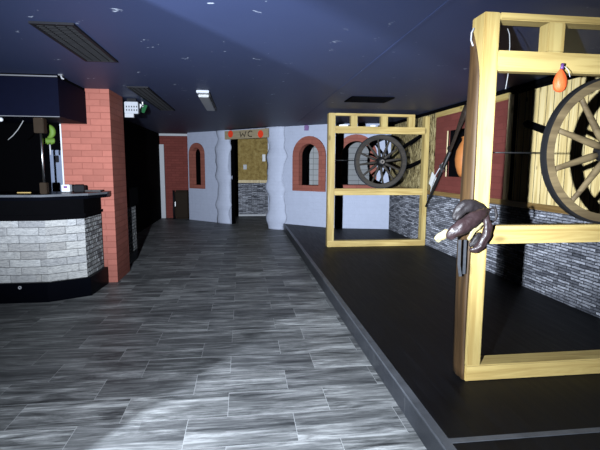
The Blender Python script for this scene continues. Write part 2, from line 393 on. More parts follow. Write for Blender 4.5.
# left window (outer 189.5-205, 143-188)
def outer_to(A, B, l, r, top, bot, w, sill):
    u0, u1, zb, zt = meas(A, B, l, r, top, bot, 170)
    return u0+w, u1-w, zb+sill, zt-w
wA = outer_to(P0, P1, 190.0, 205, 142.8, 188.5, 0.13, 0.10)
wC = outer_to(P2, P3, 293.3, 326, 136, 191.2, 0.17, 0.13)
wD = outer_to(P3, P4, 335, 376.5, 134.3, 191.0, 0.14, 0.13)
def hole(w): return (w[0]-0.02, w[1]+0.02, w[2]-0.02, w[3]+0.02)
wall_seg('wall_back_left', P0, P1, [hole(wA)], T=0.13); window(1, P0, P1, *wA, 0.13, 0.10, 'red brick arched window opening left of the WC doorway')
wall_seg('wall_back_middle', P2, P3, [hole(wC)]); window(2, P2, P3, *wC, 0.17, 0.13, 'red brick arched window opening right of the WC doorway')
wall_seg('wall_back_right', P3, P4, [hole(wD)]); window(3, P3, P4, *wD, 0.14, 0.13, 'red brick arched window opening behind the far cart wheel')
# lintel over the door
bm = bmesh.new(); Ld = (P2-P1).length; box(bm, 0, Ld, 0.02, TH, 2.16, CZ)
struct(obj('trim_2', bm, 'plaster', loc=(P1.x, P1.y, 0), rot=(0, 0, math.atan2(P2.y-P1.y, P2.x-P1.x))))
bm = bmesh.new(); LA = (P1-P0).length; box(bm, LA, LA+0.012, 0.0, 0.13, 0, 2.16)  # thin black strip at the left doorway jamb
struct(obj('jamb_strip', bm, 'blackmatte', loc=(P0.x, P0.y, 0), rot=(0, 0, math.atan2(P1.y-P0.y, P1.x-P0.x))), 'thin black strip at the left jamb of the WC doorway')
# lumpy plaster columns either side of the door
def column(name, cx, cy, r0, seed, ang):
    rng = random.Random(seed); bm = bmesh.new(); nz, ns = 60, 20; rings = []
    for i in range(nz+1):
        z = CZ*i/nz; r = r0*(1+0.13*sin(z*9.3+seed)+0.08*sin(z*17.1+2*seed)+rng.uniform(-.02, .02))
        ox = 0.025*sin(z*5.1+seed); rings.append([bm.verts.new((ox+r*cos(2*PI*k/ns)*(1+0.05*sin(3*k+z*4)), r*0.36*sin(2*PI*k/ns), z)) for k in range(ns)])
    for a, b in zip(rings, rings[1:]):
        for k in range(ns): bm.faces.new((a[k], a[(k+1) % ns], b[(k+1) % ns], b[k]))
    bm.faces.new(rings[0]); bm.faces.new(rings[-1])
    return struct(obj(name, bm, 'column', smooth=True, loc=(cx, cy, 0), rot=(0, 0, ang)))
angA = math.atan2(P1.y-P0.y, P1.x-P0.x)
dA = (P1-P0).normalized(); dC = (P3-P2).normalized()
c1 = P1-dA*0.27; c2 = P2+dC*0.24
column('plaster_column', c1.x, c1.y, 0.235, 3, angA)
column('plaster_column', c2.x, c2.y, 0.25, 5, math.atan2(dC.y, dC.x))
# rooms behind the back wall
struct(bx('wall_behind_door', 'osb', -1.6, 1.55, 13.55, 13.65, 1.07, CZ))
struct(bx('wall_behind_door_lower', 'slate', -1.6, 1.55, 13.53, 13.65, 0.0, 0.99))
struct(bx('trim_3', 'pale', -1.6, 1.55, 13.51, 13.65, 0.99, 1.07))
struct(bx('baseboard_back', 'white', -1.6, 1.55, 13.505, 13.53, 0.0, 0.05))
struct(bx('trim_4', 'greymetal', 0.30, 0.315, 13.515, 13.53, 0.05, 1.0))
struct(bx('wall_behind_windows', 'tiles', 1.55, 4.0, 11.45, 11.55, 0, CZ))
struct(bx('wall_behind_windows_side', 'blackmatte', 1.5, 1.55, 11.45, 13.65, 0, CZ))
# left side: recess and far brick wall
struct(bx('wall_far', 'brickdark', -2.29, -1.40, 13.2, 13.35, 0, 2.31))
struct(bx('trim_5', 'white', -2.29, -1.40, 13.15, 13.35, 2.31, CZ))
struct(bx('trim_6', 'white', -2.29, -2.17, 13.12, 13.2, 0, 2.07), 'white door frame edge beside the far brick wall')
struct(bx('wall_left', 'blackmatte', -2.41, -2.29, 7.9, 13.35, 0, CZ))
struct(bx('wall_left_return', 'blackmatte', -5.2, -2.29, 7.9, 8.0, 0, CZ))
struct(bx('wall_bar_side', 'blackmatte', -5.2, -5.1, 1.6, 7.9, 0, CZ))
struct(bx('pillar', 'brick', -2.14, -1.575, 5.80, 6.42, 0, CZ), 'red painted brick pillar at the end of the bar')
struct(bx('trim_7', 'white', -2.155, -2.14, 5.79, 5.83, 1.16, 1.95))
# unseen blockers added at near left, their slit shapes the light band
struct(bx('light_blocker_near', 'plaster', -1.83, -1.73, -1.5, 0.445, 0, 1.05))
struct(bx('light_blocker_upper', 'plaster', -1.83, -1.73, -1.5, 0.51, 1.05, CZ))
struct(bx('light_blocker_end', 'plaster', -1.83, -1.73, 0.81, 2.3, 0, CZ))
# right wall
struct(bx('wall_right', 'blackmatte', XR+0.02, XR+0.12, -2.0, 6.0, 0, CZ))
struct(bx('wall_right_far', 'blackmatte', XR+0.02, XR+0.12, 6.58, 9.4, 0, CZ))
struct(bx('wall_right_below_niche', 'blackmatte', XR+0.02, XR+0.12, 6.0, 6.58, 0, 1.30))
struct(bx('wall_right_above_niche', 'blackmatte', XR+0.02, XR+0.12, 6.0, 6.58, 2.02, CZ))
struct(bx('stone_cladding', 'slate', XR, XR+0.02, -2.0, 9.25, SZ, 1.02), 'blue grey ledge stone band along the right wall')
M['railwood'] = wood('brown rail timber', 'Y', (0.26, 0.16, 0.055), (0.12, 0.065, 0.02))
struct(bx('trim_8', 'railwood', XR-0.035, XR+0.02, -2.0, 9.22, 1.02, 1.085), 'brown wooden rail on top of the stone band')
struct(bx('trim_9', 'blackmatte', XR-0.05, XR+0.02, -2.0, 9.22, 2.325, CZ))
struct(bx('wood_panelling', 'planks', XR-0.005, XR+0.02, -2.0, 4.86, 1.085, 2.29), 'yellow plank panelling behind the front wheel')
bm = bmesh.new()
for (y0, y1, z0, z1) in ((5.02, 5.99, 1.085, 2.25), (6.57, 7.02, 1.085, 2.25), (5.99, 6.57, 1.085, 1.325), (5.99, 6.57, 2.01, 2.25)): box(bm, XR-0.01, XR+0.02, y0, y1, z0, z1)
struct(obj('red_wall_panel', bm, 'brickpanel'), 'dull red brick-painted panel with a square niche')
struct(bx('trim_10', 'pineY', XR-0.02, XR+0.02, 5.02, 7.02, 2.25, 2.325))
struct(bx('trim_11', 'pale', XR-0.02, XR+0.02, 4.97, 5.02, 1.085, 2.30))
struct(bx('reed_wall_panel', 'reed', XR-0.01, XR+0.02, 7.02, 9.22, 1.085, 2.325), 'rough straw coloured panel behind the far wheel')
# niche box
bm = bmesh.new()
y0, y1, z0, z1, xa, xb = 5.99, 6.57, 1.325, 2.01, XR+0.02, XR+0.36
box(bm, xb, xb+0.02, y0, y1, z0, z1); box(bm, xa, xb, y0-.02, y0, z0, z1); box(bm, xa, xb, y1, y1+.02, z0, z1)
box(bm, xa, xb, y0, y1, z0-.02, z0); box(bm, xa, xb, y0, y1, z1, z1+.02)
struct(obj('wall_niche', bm, 'blackmatte'), 'dark square niche in the red panel')
struct(bx('trim_12', 'pale', XR-0.02, XR+0.01, 6.57, 6.59, 1.325, 2.01))

# stage
bm = bmesh.new(); off = 0.003
pts = [(0.955, -2.0), (XR, -2.0), (XR, 9.24), (P3.x-0.0, P3.y-0.01)]
e = P3-P2; s = (0.955-P2.x)/e.x; pts.append((0.955, P2.y+e.y*s-0.01))
prism(bm, pts, 0.001, SZ); struct(obj('stage', bm, 'stage'), 'low black boarded stage on the right')
struct(bx('stage_riser', 'riser', 0.935, 0.955, -2.0, 10.36, 0.001, SZ-0.012))
struct(bx('trim_13', 'greymetal', 0.927, 0.975, -2.0, 10.36, SZ-0.012, SZ+0.004), 'worn grey metal nosing along the stage edge')
struct(bx('trim_14', 'greymetal', 0.975, XR, 1.885, 1.92, SZ, SZ+0.004), 'grey strip across the near end of the stage')

# ------------------------------------------------------------------ timber frames
def beam(name, parent, axis, x0, x1, y0, y1, z0, z1):
    return bx(name, 'pine'+axis, x0, x1, y0, y1, z0, z1, parent, 0.006)
def frame(label, xl, xr, Y, stubs, D=0.13, pw=0.10):
    t = thing('timber_frame', label, 'wooden frame', ((xl+xr)/2, Y, SZ), 'timber frames on the stage')
    ox, oy = (xl+xr)/2, Y
    def b(n, ax, x0, x1, y0, y1, z0, z1): return beam(n, t, ax, x0-ox, x1-ox, y0, y1, z0-SZ, z1-SZ)
    b('post', 'Z', xl, xl+pw, 0.0, D, 0.25, 2.315)
    b('post', 'Z', xr-0.08, xr, 0.0, D, 0.25, 2.29 if xl > 1.36 else 2.315)
    b('bottom_rail', 'X', xl, xr, 0.0, D, SZ, 0.25)
    b('middle_beam', 'X', xl+pw, xr-0.08, 0.0, 0.07, 1.005, 1.113)
    b('top_beam', 'X', xl+pw, xr-0.08, 0.0, 0.07, 2.0, 2.112)
    b('top_plate', 'X', xl+pw, stubs[-1][1]+0.0, 0.0, 0.10, 2.275, 2.315)
    for s0, s1 in stubs: b('stub_post', 'Z', s0, s1, 0.0, 0.09, 2.112, 2.275)
    return t
FY, BY = 2.473, 7.20
front = frame('large yellow pine frame nearest the camera, cut off at the right edge of photo', 1.345, XR-0.04, FY, [(1.735, 1.84), (2.15, 2.25), (2.6, 2.7)], 0.14, 0.095)
# bowed half log on the left face of the front post
bm = bmesh.new(); N = 40; L_ = []
for i in range(N+1):
    z = SZ+0.003+(2.23-SZ)*i/N; f = i/N
    yf = FY+0.012+0.006*sin(f*9)
    yb = FY+0.15+0.01*sin(f*5)
    if f > 0.86: yf += 0.10*((f-0.86)/0.14)**1.6
    th = 0.010+0.022*sin(PI*min(1, f*1.02))
    row = []
    for k in range(7):
        q = k/6; row.append(bm.verts.new((1.3435-th*sin(PI*(0.12+0.76*q))-0.004*sin(13*q+5*f), yf+(yb-yf)*q, z)))
    row.append(bm.verts.new((1.3435, yb, z))); row.append(bm.verts.new((1.3435, yf, z)))
    L_.append(row)
for a, b in zip(L_, L_[1:]):
    for k in range(9): bm.faces.new((a[k], a[(k+1) % 9], b[(k+1) % 9], b[k]))
bm.faces.new(L_[0]); bm.faces.new(L_[-1])
for v in bm.verts: v.co -= Vector(front.location)
lg = obj('half_log', bm, 'log', front, True); lg['label'] = 'bowed brown log slab on the post'
far = frame('yellow pine frame at the far end of stage holding the dark wheel', 1.375, XR-0.036, BY, [(1.735, 1.845), (2.235, 2.35), (2.70, 2.81)], 0.13, 0.11)

# ------------------------------------------------------------------ cart wheels
def wheel(label, loc, r, n, a0, mrim, mspoke, mhub, rimw, dep, tilt=0.0):
    t = thing('cart_wheel', label, 'wheel', loc, 'cart wheels on the timber frames')
    obj('rim', one(ring, r-rimw, r-0.014, -dep/2, dep/2), mrim, t)
    obj('tyre', one(ring, r-0.014, r, -dep/2+0.002, dep/2-0.002), 'iron', t)
    hub = obj('hub', one(lathe, [(0.035, -0.10), (0.05, -0.095), (0.062, -0.06), (0.075, -0.03), (0.082, 0.0), (0.075, 0.03), (0.06, 0.06), (0.05, 0.075)], 24, 'Y'), mhub, t, True)
    cp = obj('hub_cap', one(ring, 0.016, 0.034, -0.112, -0.10, 20), 'steel' if mrim == 'darkwheel' else 'iron', hub)
    for k in range(n):
        a = a0+2*PI*k/n; d = Vector((cos(a), 0, sin(a)))
        bm = bmesh.new(); y = 0.012 if k % 2 else -0.012
        tube(bm, [d*0.07+Vector((0, y, 0)), d*0.13+Vector((0, y, 0)), d*(r-rimw-0.06)+Vector((0, y*0.5, 0)), d*(r-rimw+0.012)], [0.020, 0.024, 0.017, 0.017], 8, 0.8)
        obj('spoke', bm, mspoke, t, True)
    return t
WR = 0.4425
wheel('tan weathered cart wheel with black hub, cut off by right edge of photo', (2.215, FY+0.035, 1.1135+WR), WR, 10, R(17), 'rimwood', 'rimwood', 'iron', 0.062, 0.046)
wheel('dark weathered cart wheel standing in the far timber frame', (2.255, BY+0.035, 1.1135+0.437), 0.437, 12, R(8), 'darkwheel', 'darkwheel', 'iron', 0.075, 0.07)
def cyl(name, m, a, b, r, parent=None): return obj(name, one(tube, [a, b], r, 8), m, parent, True)
o = cyl('support_wire', 'iron', (1.44, FY+0.085, 1.545), (1.80, FY+0.085, 1.545), 0.004); tag(o, 'thin dark wire from the front post to the tan wheel', 'wire', 'wheel wires')
o = cyl('support_wire', 'iron', (1.487, BY+0.085, 1.57), (1.84, BY+0.085, 1.57), 0.006); tag(o, 'thin dark wire from the far post to the dark wheel', 'wire', 'wheel wires')
def dark_bar(label, p, q, w=0.03):  # slanted square bar in plain matt black
    o = obj('slanted_bar', one(tube, [p, q], w, 4), 'blackmatte'); return tag(o, label, 'dark_bar', 'dark bars beside the wheels')
Yb = BY+0.30
dark_bar('upper of two dark slanted bars right of the far wheel', ony(402, 148, Yb), ony(423, 134.5, Yb), 0.032)
dark_bar('lower of two dark slanted bars right of the far wheel', ony(401, 170, Yb), ony(423.5, 160, Yb), 0.032)
dark_bar('dark slanted bar left of the tan wheel on the plank wall', onx(526, 123.5, XR-0.02), onx(556, 134, XR-0.02), 0.04)

# ------------------------------------------------------------------ things on the front frame
def P(px, py, Y=2.40): return ony(px, py, Y+0.035)
lb = thing('leather_bundle', 'dark brown leather bundle with cream trim and hanging straps slung on front post', 'leather gear', P(470, 252, 2.42))
lo = Vector(lb.location)
WRK = bpy.data.textures.new('wrinkles', 'CLOUDS'); WRK.noise_scale = 0.035; WRK.noise_depth = 3
def lpart(name, m, pts, rad, flat=0.7, seg=16, side=None, label=None):
    bm = bmesh.new(); tube(bm, [p-lo for p in pts], rad, seg, flat, side); o = obj(name, bm, m, lb, True)
    md = o.modifiers.new('sub', 'SUBSURF'); md.levels = md.render_levels = 2
    dm = o.modifiers.new('wrinkles', 'DISPLACE'); dm.texture = WRK; dm.strength = 0.022; dm.mid_level = 0.5; dm.texture_coords = 'LOCAL'
    if label: o['label'] = label
    return o
px = 0.0055
lpart('upper_flap', 'leatherdark', [P(454.5, 221, 2.40), P(457, 214, 2.395), P(462, 207.5, 2.39), P(468, 205, 2.39), P(475, 206, 2.40), P(483, 210, 2.42), P(489, 213, 2.43)], [3*px, 6*px, 7.5*px, 7.5*px, 6*px, 5*px, 3*px], 0.6, label='near black leather flap')
lpart('padded_roll', 'leather', [P(447, 237.5, 2.36), P(450, 235, 2.36), P(457, 230.5, 2.35), P(465, 225, 2.35), P(473, 219.5, 2.355), P(480, 214.5, 2.37), P(486, 211.5, 2.39), P(489, 210, 2.4)], [3*px, 6*px, 7.5*px, 8*px, 8*px, 7*px, 5*px, 2*px], 0.7)
lpart('cuff', 'cream', [P(435.5, 241.5, 2.37), P(440, 237, 2.37), P(445, 233.5, 2.37), P(449, 231.5, 2.37)], [4.2*px, 4.6*px, 4.4*px, 4.0*px], 0.35, label='cream cuff at the left end')
lpart('lower_loop', 'leather', [P(485, 212, 2.40), P(487.5, 220, 2.385), P(487.5, 230, 2.38), P(485, 239, 2.38), P(480, 246.5, 2.38), P(474, 250.5, 2.385), P(469, 251, 2.39)], [3*px, 4.5*px, 5*px, 5*px, 5*px, 4*px, 2*px], 0.8)
lpart('inner_fold', 'leatherdark', [P(481, 233, 2.405), P(478, 238, 2.40), P(473.5, 243, 2.40), P(470, 247, 2.405)], [3*px, 4.5*px, 4.5*px, 2.5*px], 0.7)
lpart('lining', 'cream', [P(468.5, 241, 2.395), P(471, 234.5, 2.39), P(476, 228.5, 2.385), P(482, 224.5, 2.385), P(484, 224, 2.39)], [1.8*px, 2.6*px, 3.2*px, 2.4*px, 1*px], 0.6, label='cream lining strip')
def ribbon(name, m, pts, w, parent):
    bm = bmesh.new(); A = [bm.verts.new(p-lo+Vector((-w/2, 0, 0))) for p in pts]; B = [bm.verts.new(p-lo+Vector((w/2, 0, 0))) for p in pts]
    for k in range(len(pts)-1): bm.faces.new((A[k], A[k+1], B[k+1], B[k]))
    o = obj(name, bm, m, parent); md = o.modifiers.new('s', 'SOLIDIFY'); md.thickness = 0.004; return o
ribbon('strap', 'strap', [P(460, 240, 2.40), P(459.5, 252, 2.41), P(459, 265, 2.41), P(460.5, 276.5, 2.415)], 0.018, lb)
ribbon('strap', 'strap', [P(465.5, 240, 2.40), P(465, 252, 2.415), P(464.5, 264, 2.415), P(464, 274, 2.42)], 0.016, lb)
lpart('side_strap', 'leatherdark', [P(487, 213, 2.42), P(493, 206, 2.425), P(496.5, 210, 2.43), P(497, 217, 2.43), P(494, 223, 2.435), P(489, 221, 2.43)], [2*px]*6, 0.6, 10)
# orange balloon-like pouch on the top beam
op = thing('orange_balloon', 'small wrinkled orange balloon hanging from the top beam of the front frame', 'balloon', P(561, 78, 2.40))
lo2 = Vector(op.location)
ctr = P(560.3, 80, 2.395)
bm = bmesh.new(); prof = [(0.003, 0.062), (0.009, 0.056), (0.017, 0.045), (0.026, 0.028), (0.034, 0.008), (0.038, -0.015), (0.037, -0.036), (0.030, -0.053), (0.018, -0.064), (0.004, -0.068)]
lathe(bm, prof, 24)
for v in bm.verts:
    a = math.atan2(v.co.y, v.co.x); k = 1+0.06*sin(7*a+v.co.z*60)+0.04*sin(11*a-v.co.z*90); v.co.x *= k; v.co.y *= k*0.8; v.co += ctr-lo2
obj('balloon_skin', bm, 'orange', op, True)
bm = bmesh.new(); tube(bm, [ctr-lo2+Vector((0.002, -0.002, 0.060)), ctr-lo2+Vector((0.006, 0, 0.075)), ctr-lo2+Vector((0.010, 0.004, 0.088))], [0.010, 0.008, 0.011], 10); obj('knot', bm, 'purple', op, True)['label'] = 'pale purple knot'
bm = bmesh.new(); tube(bm, [ctr-lo2+Vector((0.012, -0.012, 0.072)), ctr-lo2+Vector((0.024, -0.030, 0.045)), ctr-lo2+Vector((0.032, -0.034, 0.012))], [0.0018]*3, 6); obj('string', bm, 'white', op)['label'] = 'short white string'
# thin white cord at the top of the frame
o = obj('white_string', one(tube, [P(507.5, 28.5, 2.56), P(509.5, 34, 2.56), P(509.8, 45, 2.565), P(509, 58, 2.565), P(508, 75, 2.57), P(505.5, 89, 2.57)], 0.0028, 6), 'cordgrey', None, True)
tag(o, 'thin white cord hanging behind the top beam beside the front post', 'cord')
o = obj('cord_loop', one(tube, [onx(474, 28, 1.335), onx(471.5, 33, 1.325), onx(471, 40, 1.325), onx(473, 46, 1.33)], 0.005, 6), 'greyp', None, True)
tag(o, 'short grey cord loop at the top of the brown log', 'cord')

# ------------------------------------------------------------------ on the right wall
jq = onx(465.5, 150, XR+0.18)
jar = thing('clay_jar', 'orange brown clay jar in the square niche of red panel', 'jar', (XR+0.18, jq.y, 1.326))
jb = obj('jar_body', one(lathe, [(0.07, 0), (0.10, 0.05), (0.135, 0.16), (0.145, 0.26), (0.13, 0.38), (0.085, 0.48), (0.055, 0.53), (0.06, 0.57)], 28), 'terracotta', jar, True)
obj('jar_lid', one(lathe, [(0.065, 0.57), (0.07, 0.58), (0.03, 0.60), (0.012, 0.62)], 20), 'terracotta', jar, True)
gun = thing('long_gun', 'long dark antique rifle slanting across the red panel', 'rifle', onx(447, 160, 2.98))
gl = Vector(gun.location)
g0, g1 = onx(425.8, 206.5, 2.99), onx(469, 110, 2.99)
def gp(t, off=0.0):
    d = (g1-g0); n = Vector((0, -d.z, d.y)).normalized(); return g0+d*t+n*off-gl
obj('barrel', one(tube, [gp(0.0), gp(0.25), gp(0.62)], [0.016, 0.018, 0.022], 10), 'iron', gun, True)
obj('gun_stock', one(tube, [gp(0.08, -0.022), gp(0.3, -0.026), gp(0.55, -0.03), gp(0.68, -0.025), gp(0.80, -0.05), gp(0.93, -0.07), gp(1.0, -0.075)], [0.018, 0.024, 0.034, 0.034, 0.04, 0.062, 0.066], 12, 0.5, (0, 1, 0)), 'darkwood', gun, True)
obj('lock_plate', one(box, -0.02, 0.02, -0.09, 0.05, -0.03, 0.03, 0.008), 'steel', gun, rot=(R(40), 0, 0), loc=gp(0.45, -0.02)+Vector((-0.018, 0, 0)))
obj('trigger_guard', one(ring, 0.030, 0.037, -0.008, 0.008, 24), 'iron', gun, rot=(0, 0, R(90)), loc=gp(0.62, -0.075))
obj('sling', one(tube, [gp(0.15, -0.04), gp(0.22, -0.10), gp(0.33, -0.11), gp(0.48, -0.06)], 0.007, 6), 'white', gun, True)['label'] = 'thin white sling'
tg = bx('price_tag', 'paper', -0.004, 0.004, -0.09, 0.09, -0.11, 0.11); tg.location = onx(432.5, 180.5, XR-0.0145); tg.rotation_euler = (R(30), 0, 0)
tag(tg, 'white card tag behind the lower end of the rifle', 'tag')

# bits on the far frame and the back wall
def scrap(label, p, w, h, m, name='paper_scrap', cat='paper', g=None):
    bm = bmesh.new(); vs = []
    pts = [(-w/2, -h/2), (w*0.4, -h/2), (w/2, h*0.3), (0, h/2), (-w/2, h*0.35)]
    a = [bm.verts.new((x, 0, z)) for x, z in pts]; b = [bm.verts.new((x, 0.02, z)) for x, z in pts]
    bm.faces.new(a); bm.faces.new(b)
    for k in range(5): bm.faces.new((a[k], a[(k+1) % 5], b[(k+1) % 5], b[k]))
    o = obj(name, bm, m, loc=p); return tag(o, label, cat, g)
def on_beam(px_, dz): p = ony(px_, 126, BY+0.045); p.z = 2.1125+dz/2; return p
scrap('white paper scrap on far top beam between the left post and first stub post', on_beam(343.8, 0.03), 0.15, 0.03, 'paper', g='paper scraps on the far top beam')
scrap('white paper scrap on far top beam near the middle stub post', on_beam(373, 0.03), 0.09, 0.03, 'paper', g='paper scraps on the far top beam')
p = ony(308.5, 124.5, 9.7); u, z = hit(308.5, 124.5, P2, P3); w2 = P2+dC*u
scrap('small purple scrap hanging from the ceiling above the middle arched window', (w2.x-0.05, w2.y-0.07, CZ-0.06), 0.10, 0.12, 'purple', 'purple_scrap', 'scrap')
o = bx('white_stick', 'paper', 0, 0.2, 0, 0.01, 0, 0.006); o.location = onz(587, 353.8, SZ+0.0); o.rotation_euler = (0, 0, R(-4)); tag(o, 'thin white strip lying on the dark stage behind the front frame', 'strip')

# ------------------------------------------------------------------ WC sign
aD = math.atan2(P2.y-P1.y, P2.x-P1.x)
sl = hit(224.5, 134, P1, P2)[0]; sr = hit(268, 134, P1, P2)[0]; zt = hit(246, 130, P1, P2)[1]; zb = hit(246, 138.5, P1, P2)[1]
zt = min(zt, CZ-0.01)
nD = Vector((-(P2-P1).y, (P2-P1).x)).normalized()*(-0.19); Q1, Q2 = P1+nD, P2+nD
sl = hit(224.5, 134, Q1, Q2)[0]; sr = hit(268, 134, Q1, Q2)[0]; zt = min(hit(246, 129.7, Q1, Q2)[1], CZ-0.01); zb = hit(246, 138.5, Q1, Q2)[1]
sg = thing('wc_sign', 'tan board above the doorway lettered WC between two orange red dots', 'sign', (P1.x, P1.y, zb), None, aD)
SY = -0.19
obj('board', one(box, sl, sr, SY, SY+0.03, 0, zt-zb, 0.004), 'signboard', sg)
for cu in (230.3, 260.3):
    c = hit(cu+0.3, 134.0, Q1, Q2); bm = bmesh.new(); lathe(bm, [(0.085, SY-0.006), (0.085, SY+0.001)], 24, 'Y'); o = obj('dot', bm, 'signred', sg, loc=(c[0], 0, c[1]-zb)); o['label'] = 'orange red painted dot'
hz = zt-zb; um = hit(246.5, 134, Q1, Q2)[0]; k = hz*0.32
W_ = [[(-0.16, 1), (-0.14, -0.9), (-0.09, 0.3)], [(-0.09, 0.3), (-0.05, -0.9), (-0.01, 1.0)]]
bm = bmesh.new()
for st in W_: tube(bm, [(um+a*1.35, SY-0.004, hz/2+b*k) for a, b in st], 0.011, 6)
obj('letter_w', bm, 'ink', sg)
bm = bmesh.new(); tube(bm, [(um+0.135+0.065*cos(R(a))*1.2, SY-0.004, hz/2+k*sin(R(a))) for a in range(45, 325, 20)], 0.011, 6); obj('letter_c', bm, 'ink', sg)
o = bx('light_switch', 'white', -0.05, 0.05, -0.02, 0, -0.07, 0.07, None, 0.005); o.location = ony(245, 167, 13.55); tag(o, 'white light switch on the olive wall seen through the WC doorway', 'light switch')
hj = hit(264.5, 158, P1, P2); pj = P1+(P2-P1).normalized()*(hj[0]); o = bx('wall_sensor', 'white', -0.035, 0.035, -0.03, 0.03, -0.08, 0.08, None, 0.006); o.location = (pj.x-0.02, pj.y-0.10, hj[1]); tag(o, 'small white box on the right side of the WC doorway', 'box')
# dark case by the far brick wall
cs = thing('upright_case', 'dark brown upright case against the far brick wall', 'case', (-1.69, 12.98, 0.001))
bm = bmesh.new(); prism(bm, [(-0.21, -0.12), (0.21, -0.12), (0.21, 0.12), (-0.21, 0.12)], 0, 0.80); bmesh.ops.bevel(bm, geom=bm.edges[:], offset=0.05, segments=3, affect='EDGES'); obj('case_body', bm, 'brown', cs)
for x in (-0.215, 0.215): obj('side_rail', one(tube, [(x, -0.08, 0), (x*1.04, -0.09, 0.25), (x*0.97, -0.08, 0.5), (x*1.02, -0.08, 0.8)], [0.03, 0.026, 0.032, 0.025], 8), 'black', cs, True)
obj('latch', one(box, -0.18, -0.16, -0.14, -0.12, 0.36, 0.48), 'steel', cs)

# ------------------------------------------------------------------ ceiling things
def vent(label, x0, x1, y0, y1, ns, mf='black', g='ceiling grilles'):
    t = thing('ceiling_vent', label, 'vent', ((x0+x1)/2, (y0+y1)/2, CZ), g); hx, hy = (x1-x0)/2, (y1-y0)/2
    bm = bmesh.new(); w = 0.022
    box(bm, -hx, hx, -hy, -hy+w, -0.015, 0); box(bm, -hx, hx, hy-w, hy, -0.015, 0); box(bm, -hx, -hx+w, -hy+w, hy-w, -0.015, 0); box(bm, hx-w, hx, -hy+w, hy-w, -0.015, 0)
    obj('vent_frame', bm, mf, t)
    obj('backing', one(box, -hx+w, hx-w, -hy+w, hy-w, -0.003, -0.001), 'blackmatte', t)
    bm = bmesh.new()
    for i in range(ns):
        y = -hy+w+(2*hy-2*w)*(i+0.5)/ns; box(bm, -hx+w, hx-w, y-0.006, y+0.006, -0.012, -0.004)
    for i in range(3): x = -hx+(i+1)*hx/2; box(bm, x-0.003, x+0.003, -hy+w, hy-w, -0.0125, -0.0035)
    obj('louvres', bm, 'ventgrey' if mf == 'black' else 'blackmatte', t)
    return t
vent('long black ceiling grille nearest the camera, upper left of photo', -1.345, -1.07, 3.21, 4.27, 30)
vent('long dark ceiling grille above the passage beside the pillar', -1.31, -1.07, 5.55, 7.7, 40)
vent('wide black ceiling grille above the far end of the stage', 1.42, 1.99, 5.85, 6.30, 12, 'blackmatte')
cl = thing('ceiling_light', 'narrow box ceiling light with white end cap, switched off', 'ceiling light', (-0.465, 6.45, CZ))
obj('light_body', one(box, -0.075, 0.075, -0.72, 0.78, -0.03, 0, 0.004), 'greyp', cl)
obj('diffuser', one(box, -0.065, 0.065, -0.62, 0.76, -0.062, -0.03, 0.008), plain('grey diffuser', (0.22, 0.22, 0.22), 0.4), cl)
obj('end_cap', one(box, -0.075, 0.075, -0.75, -0.72, -0.030, 0, 0.004), 'ledgrey', cl)['label'] = 'bright white end cap'

# ------------------------------------------------------------------ bar
bar = thing('bar_counter', 'black bar counter clad in white grey stone with angled corner', 'bar', (-2.1, 5.3, 0))
bo = Vector(bar.location)
F0 = [(-4.2, 5.02), (ony(46, 240, 5.04).x, 5.04), (ony(85.5, 240, 5.23).x, 5.23), (ony(102.5, 240, 5.745).x, 5.745)]   # stone face line
def inset(pts, d):   # push towards the inside of the bar (away from the room)
    r = []
    for i, p in enumerate(pts):
        a = Vector(pts[max(i-1, 0)]); b = Vector(pts[min(i+1, len(pts)-1)]); t = (b-a).normalized(); n = Vector((-t.y, t.x)); q = Vector(p)+n*d; r.append((q.x, q.y))
    return r
def strip(pts, d_out, d_in, z0, z1):
    bm = bmesh.new(); prism(bm, [(x-bo.x, y-bo.y) for x, y in inset(pts, d_out)+inset(pts, d_in)[::-1]], z0, z1); return bm
obj('plinth', strip(F0, -0.045, 0.05, 0.0, 0.215), 'blackgloss', bar)
for i in range(3):
    a, b = F0[i], F0[i+1]; t = (Vector(b)-Vector(a)).normalized(); Lr = (Vector(b)-Vector(a)).length
    o = obj('stone_panel', one(box, 0.0, Lr, 0.0, 0.05, 0.0, 0.66), 'barstone' if i < 2 else 'barrough', bar, loc=(a[0]-bo.x, a[1]-bo.y, 0.215), rot=(0, 0, math.atan2(t.y, t.x)))
    o['label'] = ['front panel of white grey stone', 'angled panel of white grey stone', 'rough dark edge panel of stone'][i]
obj('apron', strip(F0, 0.0, 0.06, 0.875, 1.10), 'blackmatte', bar)
obj('ledge', strip(F0, -0.02, 0.05, 0.905, 0.935), 'blackmatte', bar)
CT = [(-4.2, 4.88), (-2.05, 4.90), (-1.68, 5.18), (-1.565, 5.48), (-1.60, 5.785)]
bm = bmesh.new(); prism(bm, [(x-bo.x, y-bo.y) for x, y in CT+[(-2.13, 5.785), (-2.13, 5.62), (-4.2, 5.62)]], 1.10, 1.155)
obj('countertop', bm, 'blackgloss', bar)
bm = bmesh.new(); pts = inset(CT[:4], -0.006); prism(bm, [(x-bo.x, y-bo.y) for x, y in pts+inset(CT[:4], 0.0)[::-1]], 1.135, 1.158); obj('edge_strip', bm, 'greymetal', bar)['label'] = 'grey metal edge strip'
e1 = ony(19.2, 287, 5.0); o = obj('emblem', one(ring, 0.008, 0.017, -0.008, 0.0, 20), 'greyp', bar, loc=(e1.x+0.02-bo.x, 5.005-0.03-bo.y, e1.z)); o['label'] = 'small white ring on the plinth'
